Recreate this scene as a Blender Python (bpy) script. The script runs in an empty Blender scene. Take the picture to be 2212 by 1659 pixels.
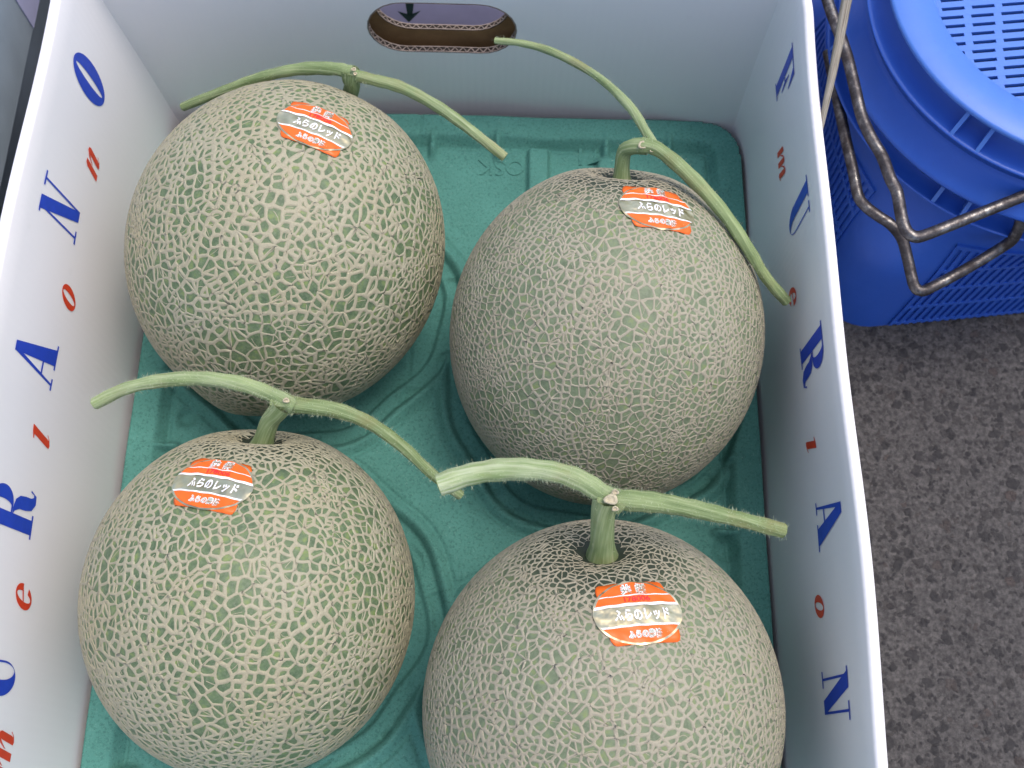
import bpy, bmesh, math, random
import numpy as np
from mathutils import Matrix, Vector

# ------------------------------------------------------------------ scene, camera, light
S = bpy.context.scene
COL = S.collection
RNG = np.random.default_rng(7)
random.seed(7)

F_PX, CX, CY = 2260.0, 1106.0, 829.5            # pin-hole of the photo at 2212 px width
RC = np.array([[0.99965494, 0.02243894, 0.01365648],
               [0.01653222, -0.94145244, 0.33674023],
               [0.02041302, -0.33639826, -0.94149855]])
CAM = np.array([0.20018, 0.0, 0.54160])

cd = bpy.data.cameras.new('camera')
cam = bpy.data.objects.new('camera', cd)
COL.objects.link(cam)
cd.sensor_width = 36.0
cd.lens = 36.0 * F_PX / 2212.0
cd.clip_start, cd.clip_end = 0.01, 100.0
cd.dof.use_dof = True
cd.dof.focus_distance = 0.44
cd.dof.aperture_fstop = 20.0
m = Matrix.Identity(4)
for i in range(3):
    m[i][0] = RC[i, 0]; m[i][1] = -RC[i, 1]; m[i][2] = -RC[i, 2]; m[i][3] = CAM[i]
cam.matrix_world = m
S.camera = cam

SUN_ELEV, SUN_AZ = math.radians(74), math.radians(66)     # azimuth from +Y (far) towards +X (right)
w = bpy.data.worlds.new('World'); S.world = w; w.use_nodes = True
nt = w.node_tree
sky = nt.nodes.new('ShaderNodeTexSky'); sky.sky_type = 'NISHITA'
sky.sun_disc = False; sky.sun_elevation = SUN_ELEV; sky.sun_rotation = SUN_AZ
sky.dust_density = 4.0; sky.air_density = 1.0; sky.ozone_density = 1.0
nt.links.new(sky.outputs[0], nt.nodes['Background'].inputs[0])
nt.nodes['Background'].inputs[1].default_value = 0.15
sl = bpy.data.lights.new('sun', 'SUN'); so = bpy.data.objects.new('sun', sl); COL.objects.link(so)
sl.energy = 0.6; sl.angle = math.radians(20); sl.color = (1.0, 0.97, 0.94)
sd = Vector((math.sin(SUN_AZ) * math.cos(SUN_ELEV), math.cos(SUN_AZ) * math.cos(SUN_ELEV), math.sin(SUN_ELEV)))
so.rotation_euler = sd.to_track_quat('Z', 'Y').to_euler()
so.location = (0.6, 0.6, 1.2)
S.view_settings.view_transform = 'Standard'; S.view_settings.look = 'None'
S.view_settings.exposure = 0.80
S.cycles.max_bounces = 14; S.cycles.diffuse_bounces = 9; S.view_settings.gamma = 1.0

# ------------------------------------------------------------------ helpers
def ray(p):
    return RC @ np.array([p[0] - CX, p[1] - CY, F_PX])
def at(x, y, z):
    """point of the place at height z seen at (x, y) of the photo"""
    d = ray((x, y)); t = (z - CAM[2]) / d[2]
    return CAM + d * t

def mesh_obj(name, verts, faces, mat=None, base=(0, 0, 0), parent=None, smooth=True, attrs=None):
    me = bpy.data.meshes.new(name)
    v = np.asarray(verts, float) - np.asarray(base, float)
    me.from_pydata(v.tolist(), [], faces if isinstance(faces, list) else faces.tolist())
    if smooth:
        me.polygons.foreach_set('use_smooth', [True] * len(me.polygons))
    if attrs:
        for k, a in attrs.items():
            at_ = me.attributes.new(k, 'FLOAT', 'POINT'); at_.data.foreach_set('value', np.asarray(a, np.float32))
    me.update()
    o = bpy.data.objects.new(name, me)
    if mat: me.materials.append(mat)
    COL.objects.link(o)
    if parent is not None: o.parent = parent
    return o

def thing(name, label, cat, loc=(0, 0, 0), group=None):
    o = bpy.data.objects.new(name, None); COL.objects.link(o)
    o.location = tuple(float(q) for q in loc); o.empty_display_size = 0.02
    o['label'] = label; o['category'] = cat
    if group: o['group'] = group
    return o

def tag(o, label, cat, group=None):
    o['label'] = label; o['category'] = cat
    if group: o['group'] = group
    return o

class MB:
    """collects verts and faces"""
    def __init__(s): s.v = []; s.f = []; s.a = {}
    def add(s, v, f):
        n = len(s.v); s.v.extend([tuple(map(float, q)) for q in v]); s.f.extend([[i + n for i in q] for q in f])
    def box(s, c, ax, ay, az):
        c, ax, ay, az = map(lambda q: np.asarray(q, float), (c, ax, ay, az))
        v = [c + i * ax + j * ay + k * az for i in (-1, 1) for j in (-1, 1) for k in (-1, 1)]
        s.add(v, [[0, 1, 3, 2], [4, 6, 7, 5], [0, 4, 5, 1], [2, 3, 7, 6], [0, 2, 6, 4], [1, 5, 7, 3]])
    def obj(s, name, mat, base=(0, 0, 0), parent=None, smooth=False):
        return mesh_obj(name, s.v, s.f, mat, base, parent, smooth)

def grid_faces(nu, nv, wrap_u=False):
    f = []
    for i in range(nu if wrap_u else nu - 1):
        for j in range(nv - 1):
            a = i * nv + j; b = ((i + 1) % nu) * nv + j
            f.append([a, b, b + 1, a + 1])
    return f

def catmull(pts, n):
    p = np.asarray(pts, float)
    p = np.vstack([2 * p[0] - p[1], p, 2 * p[-1] - p[-2]])
    out = []
    m_ = len(p) - 3
    for k in range(n):
        t = k / (n - 1) * m_; i = min(int(t), m_ - 1); t -= i
        a, b, c, d = p[i:i + 4]
        out.append(0.5 * (2 * b + (c - a) * t + (2 * a - 5 * b + 4 * c - d) * t * t + (3 * b - a - 3 * c + d) * t ** 3))
    return np.array(out)

def tube(pts, radii, sides=12, ridges=0, depth=0.0, flat=None, twist=0.0):
    """swept tube; returns verts, faces, along, around, normals"""
    p = np.asarray(pts, float); n = len(p)
    tg = np.gradient(p, axis=0); tg /= np.linalg.norm(tg, axis=1)[:, None]
    up = np.array([0, 0, 1.0]) if abs(tg[0][2]) < 0.9 else np.array([0, 1.0, 0])
    nrm = np.cross(tg[0], up); nrm /= np.linalg.norm(nrm)
    V = []; AL = []; AR = []; N = []
    s_ = 0.0
    for i in range(n):
        if i:
            s_ += np.linalg.norm(p[i] - p[i - 1])
            nrm = nrm - tg[i] * nrm.dot(tg[i]); nrm /= np.linalg.norm(nrm)
        bi = np.cross(tg[i], nrm)
        for k in range(sides):
            a = 2 * math.pi * k / sides + twist * s_
            r = radii[i] * (1 + depth * math.cos(ridges * 2 * math.pi * k / sides))
            d = math.cos(a) * nrm + math.sin(a) * bi * (flat or 1)
            V.append(p[i] + d * r); AL.append(s_); AR.append(k / sides); N.append(d)
    f = []
    for i in range(n - 1):
        for k in range(sides):
            k2 = (k + 1) % sides
            f.append([i * sides + k, i * sides + k2, (i + 1) * sides + k2, (i + 1) * sides + k])
    return V, f, AL, AR, N

# ------------------------------------------------------------------ materials
class Mat:
    def __init__(s, name, rough=0.6, metal=0.0, spec=0.4):
        s.m = bpy.data.materials.new(name); s.m.use_nodes = True
        s.t = s.m.node_tree; s.b = s.t.nodes['Principled BSDF']
        s.b.inputs['Roughness'].default_value = rough; s.b.inputs['Metallic'].default_value = metal
        s.b.inputs['Specular IOR Level'].default_value = spec
    def n(s, typ, **kw):
        x = s.t.nodes.new(typ)
        for k, v in kw.items(): setattr(x, k, v)
        return x
    def l(s, a, b): s.t.links.new(a, b)
    def coords(s, scale=(1, 1, 1)):
        c = s.n('ShaderNodeTexCoord'); mp = s.n('ShaderNodeMapping'); mp.inputs['Scale'].default_value = scale
        s.l(c.outputs['Object'], mp.inputs['Vector']); return mp.outputs[0]
    def noise(s, vec, scale, detail=3, rough=0.55):
        x = s.n('ShaderNodeTexNoise'); x.inputs['Scale'].default_value = scale
        x.inputs['Detail'].default_value = detail; x.inputs['Roughness'].default_value = rough
        s.l(vec, x.inputs['Vector']); return x.outputs['Fac']
    def ramp(s, fac, stops, interp='LINEAR'):
        x = s.n('ShaderNodeValToRGB'); cr = x.color_ramp; cr.interpolation = interp
        while len(cr.elements) < len(stops): cr.elements.new(0.5)
        for e, (p, c) in zip(cr.elements, stops):
            e.position = p; e.color = (*c, 1) if len(c) == 3 else c
        s.l(fac, x.inputs[0]); return x.outputs[0]
    def mix(s, fac, a, b, mode='MIX'):
        x = s.n('ShaderNodeMix', data_type='RGBA', blend_type=mode)
        for inp, v in ((x.inputs[0], fac), (x.inputs[6], a), (x.inputs[7], b)):
            if hasattr(v, 'is_output'): s.l(v, inp)
            elif isinstance(v, (int, float)): inp.default_value = v
            else: inp.default_value = (*v, 1)
        return x.outputs[2]
    def color(s, c):
        if hasattr(c, 'is_output'): s.l(c, s.b.inputs['Base Color'])
        else: s.b.inputs['Base Color'].default_value = (*c, 1)
        return s
    def bump(s, h, strength=0.3, dist=0.001):
        x = s.n('ShaderNodeBump'); x.inputs['Strength'].default_value = strength; x.inputs['Distance'].default_value = dist
        s.l(h, x.inputs['Height']); s.l(x.outputs[0], s.b.inputs['Normal']); return s
    def attr(s, name):
        x = s.n('ShaderNodeAttribute'); x.attribute_name = name; return x.outputs['Fac']

def simple(name, col, rough=0.6, metal=0.0, var=0.12, scale=60, bump=0.0):
    M = Mat(name, rough, metal); v = M.coords()
    nz = M.noise(v, scale, 4)
    a = tuple(min(1, c * (1 - var)) for c in col); b = tuple(min(1, c * (1 + var)) for c in col)
    M.color(M.ramp(nz, [(0.3, a), (0.7, b)]))
    if bump: M.bump(M.noise(v, scale * 6, 3), bump, 0.0006)
    return M.m

# white coated board
M = Mat('white_board', 0.42, 0, 0.35); v = M.coords()
big = M.noise(v, 9, 4); fine = M.noise(v, 240, 3)
M.color(M.mix(M.ramp(M.noise(v, 30, 5, 0.7), [(0.66, (0, 0, 0)), (0.8, (0.35, 0.35, 0.35))]),
              M.ramp(big, [(0.3, (0.855, 0.825, 0.825)), (0.7, (0.88, 0.855, 0.855))]), (0.66, 0.66, 0.63)))
sx = M.n('ShaderNodeSeparateXYZ'); M.l(v, sx.inputs[0]); ad = M.n('ShaderNodeMath', operation='ADD'); M.l(sx.outputs[0], ad.inputs[0]); M.l(sx.outputs[1], ad.inputs[1])
cb = M.n('ShaderNodeCombineXYZ'); M.l(ad.outputs[0], cb.inputs[0])
wv = M.n('ShaderNodeTexWave'); wv.inputs['Scale'].default_value = 72; wv.inputs['Distortion'].default_value = 0.0; M.l(cb.outputs[0], wv.inputs['Vector'])
M.bump(M.mix(0.14, M.mix(0.3, M.noise(v, 26, 3), fine), wv.outputs['Fac']), 0.10, 0.0016)
m_white = M.m
m_kraft = simple('kraft_board', (0.27, 0.165, 0.07), 0.85, 0, 0.18, 90, 0.2)
m_dark = simple('flute_gap_shade', (0.035, 0.026, 0.02), 0.9)  # near-black cut edge stands in for the shade between the flutes
m_flute = simple('flute_paper', (0.34, 0.27, 0.22), 0.85, 0, 0.2, 200)
m_blueink = simple('blue_ink', (0.022, 0.062, 0.48), 0.4, 0, 0.08, 200)
m_redink = simple('red_ink', (0.68, 0.055, 0.018), 0.4, 0, 0.08, 200)

# moulded pulp
M = Mat('pulp', 0.9, 0, 0.15); v = M.coords()
fib = M.noise(v, 700, 4, 0.7); blot = M.noise(v, 45, 4)
c0 = M.ramp(blot, [(0.3, (0.080, 0.238, 0.202)), (0.7, (0.098, 0.284, 0.242))])
c1 = M.mix(M.ramp(fib, [(0.38, (1, 1, 1)), (0.5, (0, 0, 0))]), c0, (0.064, 0.190, 0.162))
M.color(M.mix(M.ramp(M.noise(v, 1500, 2), [(0.6, (0, 0, 0)), (0.7, (1, 1, 1))]), c1, (0.15, 0.33, 0.28)))
M.bump(M.mix(0.4, fib, M.noise(v, 140, 3)), 0.45, 0.0008)
m_pulp = M.m

# melon rind + netting
def rind_mat(name, dark, mid, yel):
    M = Mat(name, 0.5, 0, 0.35); v = M.coords()
    c = M.ramp(M.noise(v, 260, 2), [(0.32, dark), (0.55, mid), (0.72, yel)])
    veil = M.ramp(M.noise(v, 900, 4, 0.7), [(0.45, (0, 0, 0)), (0.75, (0.55, 0.55, 0.55))])
    c = M.mix(veil, c, (0.215, 0.24, 0.165))
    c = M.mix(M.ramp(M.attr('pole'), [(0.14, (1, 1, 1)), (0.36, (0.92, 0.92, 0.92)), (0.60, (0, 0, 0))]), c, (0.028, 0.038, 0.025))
    M.color(c); M.bump(M.noise(v, 900, 3), 0.2, 0.0004); return M.m
def net_mat(name, centre, top, side, warm):
    M = Mat(name, 0.55, 0, 0.35); v = M.coords()
    c = M.ramp(M.attr('cord'), [(0.0, centre), (0.22, top), (0.62, top), (1.0, side)])
    c = M.mix(M.ramp(M.noise(v, 26, 3), [(0.4, (0, 0, 0)), (0.75, (0.7, 0.7, 0.7))]), c, warm)
    c = M.mix(M.ramp(M.noise(v, 1600, 3), [(0.35, (0.3, 0.3, 0.3)), (0.6, (0, 0, 0))]), c, tuple(0.6 * q for q in top))
    M.color(c); M.bump(M.noise(v, 1400, 3), 0.3, 0.0004); return M.m
NETM = {
 'A': (rind_mat('rind_a', (0.070, 0.112, 0.054), (0.112, 0.165, 0.076), (0.180, 0.240, 0.072)),
       net_mat('net_a', (0.29, 0.25, 0.18), (0.365, 0.340, 0.238), (0.300, 0.295, 0.185), (0.355, 0.305, 0.185))),
 'B': (rind_mat('rind_b', (0.112, 0.145, 0.083), (0.158, 0.200, 0.112), (0.195, 0.245, 0.090)),
       net_mat('net_b', (0.28, 0.245, 0.195), (0.345, 0.318, 0.235), (0.290, 0.280, 0.185), (0.325, 0.278, 0.195))),
}
NETM['C'] = NETM['A']; NETM['D'] = NETM['B']

# stems
M = Mat('stem_green', 0.55, 0, 0.3); v = M.coords()
M_al, M_ar = M.attr('along'), M.attr('around')
cmb = M.n('ShaderNodeCombineXYZ')
M.l(M_ar, cmb.inputs[0]); M.l(M_al, cmb.inputs[1])
mp = M.n('ShaderNodeMapping'); mp.inputs['Scale'].default_value = (22, 45, 1); M.l(cmb.outputs[0], mp.inputs[0])
st = M.noise(mp.outputs[0], 1.0, 3)
c = M.ramp(st, [(0.3, (0.115, 0.170, 0.062)), (0.52, (0.19, 0.255, 0.105)), (0.75, (0.34, 0.39, 0.21))])
c = M.mix(M.ramp(M.noise(v, 240, 4, 0.7), [(0.6, (0, 0, 0)), (0.74, (0.8, 0.8, 0.8))]), c, (0.14, 0.19, 0.06))
c = M.mix(M.ramp(M.noise(v, 110, 5, 0.75), [(0.66, (0, 0, 0)), (0.76, (0.75, 0.75, 0.75))]), c, (0.48, 0.43, 0.28))
c = M.mix(M.ramp(M.noise(v, 34, 4, 0.65), [(0.5, (0, 0, 0)), (0.68, (0.75, 0.75, 0.75))]), c, (0.20, 0.185, 0.07))
c = M.mix(M.ramp(M.noise(v, 21, 3), [(0.52, (0, 0, 0)), (0.7, (0.7, 0.7, 0.7))]), c, (0.36, 0.44, 0.20))
c = M.mix(M.attr('pale'), c, M.ramp(st, [(0.35, (0.30, 0.40, 0.17)), (0.6, (0.52, 0.58, 0.38))]))
M.color(c); M.bump(st, 0.4, 0.001)
M.b.inputs['Subsurface Weight'].default_value = 0.08
M.b.inputs['Subsurface Radius'].default_value = (0.002, 0.003, 0.001)
m_stem = M.m
m_cut = simple('cut_stem', (0.30, 0.44, 0.12), 0.6, 0, 0.3, 500)
m_scar = simple('scar', (0.50, 0.44, 0.30), 0.8, 0, 0.3, 500, 0.4)
m_hair = simple('plant_hair', (0.55, 0.62, 0.42), 0.6)

# sticker
m_orange = simple('orange_print', (0.80, 0.135, 0.012), 0.38, 0, 0.04, 200)
m_wprint = simple('white_print', (0.84, 0.84, 0.84), 0.4, 0, 0.03, 200)
m_gprint = simple('grey_green_print', (0.24, 0.28, 0.19), 0.45, 0, 0.1, 200)
m_rprint = simple('red_print', (0.72, 0.02, 0.035), 0.4, 0, 0.05, 200)
M = Mat('gold_foil', 0.3, 1.0); v = M.coords()
M.color(M.ramp(M.noise(v, 120, 3), [(0.3, (0.46, 0.39, 0.22)), (0.7, (0.74, 0.66, 0.43))]))
M.bump(M.noise(v, 180, 2), 0.5, 0.0012); m_gold = M.m

# basket plastic, steel, ground ...
def plastic(name, c):
    M = Mat(name, 0.42, 0, 0.45); v = M.coords()
    col = M.mix(M.ramp(M.noise(v, 70, 5, 0.7), [(0.5, (0, 0, 0)), (0.8, (0.3, 0.3, 0.3))]), c, tuple(min(1, q * 1.25 + 0.02) for q in c))
    col = M.mix(M.ramp(M.noise(v, 420, 3, 0.7), [(0.68, (0, 0, 0)), (0.76, (0.5, 0.5, 0.5))]), col, (0.06, 0.09, 0.22))
    M.color(col); M.bump(M.noise(v, 350, 3), 0.12, 0.0006)
    M.b.inputs['Subsurface Weight'].default_value = 0.12
    M.b.inputs['Subsurface Radius'].default_value = (0.001, 0.003, 0.008)
    return M.m
m_blue = plastic('blue_plastic', (0.024, 0.100, 0.46))
m_lblue = plastic('lit_blue_plastic', (0.065, 0.18, 0.56))  # lighter copy of the blue plastic, the light on it put into the colour
M = Mat('old_steel', 0.42, 0.85); v = M.coords()
c = M.ramp(M.noise(v, 130, 5, 0.7), [(0.35, (0.045, 0.04, 0.042)), (0.52, (0.10, 0.092, 0.092)), (0.72, (0.30, 0.29, 0.27))])
rust = M.ramp(M.noise(v, 70, 5, 0.75), [(0.56, (0, 0, 0)), (0.66, (1, 1, 1))])
M.color(M.mix(rust, c, (0.065, 0.055, 0.053)))
rr = M.ramp(M.noise(v, 130, 4), [(0.35, (0.6, 0.6, 0.6)), (0.7, (0.25, 0.25, 0.25))])
M.l(rr, M.b.inputs['Roughness']); M.bump(M.noise(v, 500, 4), 0.4, 0.0005)
m_steel = M.m
M = Mat('asphalt', 0.9, 0, 0.2); v = M.coords()
nzv = M.n('ShaderNodeTexNoise'); nzv.inputs['Scale'].default_value = 200; nzv.inputs['Detail'].default_value = 3
M.l(v, nzv.inputs['Vector']); sc_ = M.n('ShaderNodeVectorMath', operation='SCALE'); sc_.inputs[3].default_value = 0.008
M.l(nzv.outputs['Color'], sc_.inputs[0]); wob_ = M.n('ShaderNodeVectorMath', operation='ADD'); M.l(v, wob_.inputs[0]); M.l(sc_.outputs[0], wob_.inputs[1])
bind = M.ramp(M.noise(v, 330, 5, 0.75), [(0.3, (0.032, 0.030, 0.031)), (0.5, (0.072, 0.068, 0.066)), (0.72, (0.135, 0.127, 0.120))])
cc = bind; hs = []
for sc0, lo, hi, thr in ((270, 0.30, 0.44, 0.40), (125, 0.33, 0.42, 0.55)):
    vo = M.n('ShaderNodeTexVoronoi'); vo.inputs['Scale'].default_value = sc0; M.l(wob_.outputs[0], vo.inputs['Vector'])
    sp_ = M.n('ShaderNodeSeparateColor'); M.l(vo.outputs['Color'], sp_.inputs[0])
    body_ = M.ramp(vo.outputs['Distance'], [(lo, (1, 1, 1)), (hi, (0, 0, 0))])
    pick = M.ramp(sp_.outputs[1], [(thr, (0, 0, 0)), (thr + 0.02, (1, 1, 1))])
    msk = M.mix(1.0, body_, pick, 'MULTIPLY')
    tone = M.ramp(sp_.outputs[0], [(0.0, (0.020, 0.020, 0.022)), (0.55, (0.034, 0.033, 0.035)), (0.85, (0.053, 0.049, 0.047)), (1.0, (0.080, 0.062, 0.056))])
    tone = M.mix(M.ramp(M.noise(v, 800, 3), [(0.4, (0.5, 0.5, 0.5)), (0.6, (0, 0, 0))]), tone, (0.03, 0.028, 0.028))
    cc = M.mix(M.mix(0.3, msk, (0, 0, 0)), cc, tone); hs.append(msk)
M.color(cc); M.bump(M.mix(0.5, M.mix(0.5, hs[0], hs[1]), M.noise(v, 500, 5, 0.7)), 0.9, 0.0025)
m_asphalt = M.m
m_grey = simple('shaded_white_board', (0.30, 0.35, 0.37), 0.6, 0, 0.08, 40)  # shade on the white carton's side, put into a grey base colour
m_lav = simple('lavender_board', (0.42, 0.42, 0.56), 0.55, 0, 0.06, 60)
m_dkgreen = simple('dark_green_ink', (0.008, 0.035, 0.03), 0.5)
M = Mat('dry_vine', 0.8, 0, 0.2); v = M.coords()
cmb = M.n('ShaderNodeCombineXYZ'); M.l(M.attr('around'), cmb.inputs[0]); M.l(M.attr('along'), cmb.inputs[1])
mp = M.n('ShaderNodeMapping'); mp.inputs['Scale'].default_value = (30, 60, 1); M.l(cmb.outputs[0], mp.inputs[0])
st = M.noise(mp.outputs[0], 1.0, 4)
M.color(M.ramp(st, [(0.3, (0.11, 0.09, 0.07)), (0.5, (0.30, 0.27, 0.215)), (0.72, (0.45, 0.41, 0.35))])); M.bump(st, 0.6, 0.001)
m_vine = M.m

# ------------------------------------------------------------------ ground
GZ = -0.046
g = mesh_obj('ground', [(-6, -6, GZ), (6, -6, GZ), (6, 6, GZ), (-6, 6, GZ)], [[0, 1, 2, 3]], m_asphalt, smooth=False)
g['kind'] = 'structure'

# ------------------------------------------------------------------ the carton
ZB, ZT, Y0, Y1 = -0.040, 0.135, -0.250, 0.372
TH = 0.005
def wob(y, z, ph): return 0.0009 * math.sin(y * 17 + ph) * (0.3 + max(0, z) * 8) + 0.0005 * math.sin(y * 41 + z * 30 + ph * 2)
def xr(y, z):
    b = max(0.0, y - 0.335)
    return 0.345 - 0.018 * z - 0.0085 * (b / 0.037) ** 2 + wob(y, z, 0.4)
def xl(y, z): return -0.085 * z + wob(y, z, 2.0) - 0.003 * max(0, (0.10 - y)) / 0.1 * 0.0
def yf(x): return 0.364 + 0.0095 * (1 - ((x - 0.17) / 0.17) ** 2)

BOX = thing('fruit_box', 'open white cardboard box printed with blue and red letters, holding four netted melons', 'box', (0.17, 0.15, ZB))
BB = (0.17, 0.15, ZB)
def side_panel(fx, sgn, name):
    prof = []
    nz = 16
    for i in range(nz + 1): prof.append((0.0, ZB + (ZT - 0.0025 - ZB) * i / nz))
    for k in range(1, 6):
        a = math.pi * k / 6; prof.append((TH / 2 - TH / 2 * math.cos(a), ZT - 0.0025 + 0.0025 * math.sin(a)))
    for i in range(nz + 1): prof.append((TH, ZT - 0.0025 - (ZT - 0.0025 - ZB) * i / nz))
    ys = np.concatenate([np.linspace(Y0, 0.33, 70), np.linspace(0.333, Y1 + 0.002, 12)])
    V = []
    for y in ys:
        for o_, z in prof: V.append((fx(y, z) + sgn * o_, y, z))
    f = grid_faces(len(ys), len(prof))
    n = len(prof)
    f.append(list(range(n))); f.append([(len(ys) - 1) * n + i for i in range(n)][::-1])
    return mesh_obj(name, V, f, m_white, BB, BOX)
P_R = side_panel(xr, 1, 'side_panel')
P_L = side_panel(xl, -1, 'side_panel')

def holed_board(name, x0, x1, z0, z1, yfun, thick, hc, hw, hh, mat_front, mat_back, mat_edge, parent, nring=72):
    def stad(t):
        r = hh; L = hw - hh
        c_, s_ = math.cos(t), math.sin(t)
        # squircle-ish stadium in polar form
        px = (L if c_ > 0 else -L) + r * c_ if abs(c_) > 1e-6 else 0
        return np.array([px, r * s_])
    inner = []; per = []
    q = nring // 4
    L = hw - hh
    pts = []
    for k in range(13): a = -math.pi / 2 + math.pi * k / 12; pts.append((L + hh * math.cos(a), hh * math.sin(a)))
    for k in range(1, 24): pts.append((L - 2 * L * k / 24, hh))
    for k in range(13): a = math.pi / 2 + math.pi * k / 12; pts.append((-L + hh * math.cos(a), hh * math.sin(a)))
    for k in range(1, 24): pts.append((-L + 2 * L * k / 24, -hh))
    pts = np.array(pts) + np.array(hc)
    n = len(pts)
    outer = []
    for p in pts:
        d = p - np.array(hc)
        tx = ((x1 if d[0] > 0 else x0) - hc[0]) / d[0] if abs(d[0]) > 1e-9 else 1e9
        tz = ((z1 if d[1] > 0 else z0) - hc[1]) / d[1] if abs(d[1]) > 1e-9 else 1e9
        outer.append(np.array(hc) + d * min(tx, tz))
    outer = np.array(outer)
    for cxz in ((x0, z0), (x0, z1), (x1, z0), (x1, z1)):
        i = np.argmin(np.linalg.norm(outer - np.array(cxz), axis=1)); outer[i] = cxz
    R = [0, 0.05, 0.15, 0.3, 0.5, 0.75, 1.0]
    V = []; F = []
    for side in (0, 1):
        for r in R:
            for i in range(n):
                p = pts[i] * (1 - r) + outer[i] * r
                V.append((p[0], yfun(p[0]) + side * thick, p[1]))
    nr = len(R)
    mats = []
    for side in (0, 1):
        o_ = side * nr * n
        for r in range(nr - 1):
            for i in range(n):
                j = (i + 1) % n
                q_ = [o_ + r * n + i, o_ + r * n + j, o_ + (r + 1) * n + j, o_ + (r + 1) * n + i]
                F.append(q_ if side else q_[::-1]); mats.append(side)
    for i in range(n):
        j = (i + 1) % n
        F.append([i, j, nr * n + j, nr * n + i]); mats.append(2)
        a = (nr - 1) * n
        F.append([a + i, nr * n + a + i, nr * n + a + j, a + j]); mats.append(0)
    o = mesh_obj(name, V, F, None, BB, parent, smooth=False)
    for mm in (mat_front, mat_back, mat_edge): o.data.materials.append(mm)
    o.data.polygons.foreach_set('material_index', mats)
    return o, pts
HC = (0.1656, 0.0694); HW, HH = 0.0408, 0.0204
P_F, hp = holed_board('end_panel', -0.011, 0.347, ZB, ZT, yf, 0.0036, HC, HW, HH, m_white, m_kraft, m_dark, BOX)
Y2 = 0.3855
P_F2, hp2 = holed_board('inner_end_panel', -0.010, 0.346, ZB, ZT - 0.002, lambda x: Y2, 0.0032, (0.1650, 0.0735), 0.0375, 0.0204, m_kraft, m_white, m_dark, BOX)
# corrugations showing along the cut edges of the hand hole
def flutes(pts, yfun, thick, pitch, parent, proud, lo):
    mb = MB()
    n = len(pts); ctr = pts.mean(axis=0)
    # resample the outline
    d = np.linalg.norm(np.diff(np.vstack([pts, pts[:1]]), axis=0), axis=1); cum = np.concatenate([[0], np.cumsum(d)])
    L = cum[-1]; k = int(L / pitch) * 4
    P = []
    pp = np.vstack([pts, pts[:1]])
    for i in range(k):
        s_ = L * i / k; P.append([np.interp(s_, cum, pp[:, 0]), np.interp(s_, cum, pp[:, 1])])
    P = np.array(P)
    V = []; F = []
    for i in range(k):
        ph = 2 * math.pi * i / 4
        y = yfun(P[i][0]) + thick * (0.5 + 0.42 * math.cos(ph))
        inn = (ctr - P[i]); inn /= np.linalg.norm(inn)
        for dy, pr in ((-0.0003, proud), (0.0003, proud), (0.0003, -0.0002), (-0.0003, -0.0002)):
            q = P[i] + inn * pr; V.append((q[0], y + dy, q[1]))
    for i in range(k):
        j = (i + 1) % k
        for c_ in range(3):
            F.append([i * 4 + c_, j * 4 + c_, j * 4 + c_ + 1, i * 4 + c_ + 1])
    mb.add(V, F)
    # two liner edges
    for yy in (0.0002, thick - 0.0002):
        V = []; F = []
        for i in range(k):
            y = yfun(P[i][0]) + yy; inn = (ctr - P[i]); inn /= np.linalg.norm(inn)
            for dy, pr in ((-0.00025, proud), (0.00025, proud), (0.00025, -0.0002), (-0.00025, -0.0002)):
                q = P[i] + inn * pr; V.append((q[0], y + dy, q[1]))
        for i in range(k):
            j = (i + 1) % k
            for c_ in range(3): F.append([i * 4 + c_, j * 4 + c_, j * 4 + c_ + 1, i * 4 + c_ + 1])
        mb.add(V, F)
    return mb.obj('corrugation', m_flute, BB, parent)
flutes(hp, yf, 0.0036, 0.0046, P_F, 0.0008, 0)
flutes(hp2, lambda x: Y2, 0.0032, 0.0046, P_F2, 0.0008, 0)
mb = MB(); mb.box((0.1725, Y0 + TH / 2 - TH, (ZB + ZT) / 2), (0.184, 0, 0), (0, TH / 2, 0), (0, 0, (ZT - ZB) / 2)); mb.obj('near_end_panel', m_white, BB, BOX)
mb = MB(); mb.box((0.1725, (Y0 + 0.385) / 2, ZB - 0.0022), (0.170, 0, 0), (0, (0.385 - Y0) / 2, 0), (0, 0, 0.002)); mb.obj('base_panel', m_kraft, BB, BOX)

# ------------------------------------------------------------------ printed letters (drawn as strokes, unit cap height)
def poly(*p): return [np.array(p, float)]
def arc(cx, cy, rx, ry, a0, a1, n=16):
    return [(cx + rx * math.cos(math.radians(a0 + (a1 - a0) * i / n)), cy + ry * math.sin(math.radians(a0 + (a1 - a0) * i / n))) for i in range(n + 1)]
def ring(o_, i_):
    """outline pair -> quads"""
    return ('ring', np.array(o_), np.array(i_))
H_ = 0.035
def bar(x0, y0, x1, y1): return poly((x0, y0), (x1, y0), (x1, y1), (x0, y1))[0]
def L_F():
    return [bar(0.08, 0, 0.36, 1), bar(0, 0, 0.46, H_), bar(0, 1 - H_, 0.80, 1),
            np.array([(0.60, 1), (0.80, 1), (0.82, 0.64), (0.785, 0.64)]), bar(0.34, 0.50, 0.50, 0.535),
            np.array([(0.47, 0.52), (0.53, 0.74), (0.56, 0.74), (0.56, 0.30), (0.53, 0.30)])]
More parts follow.
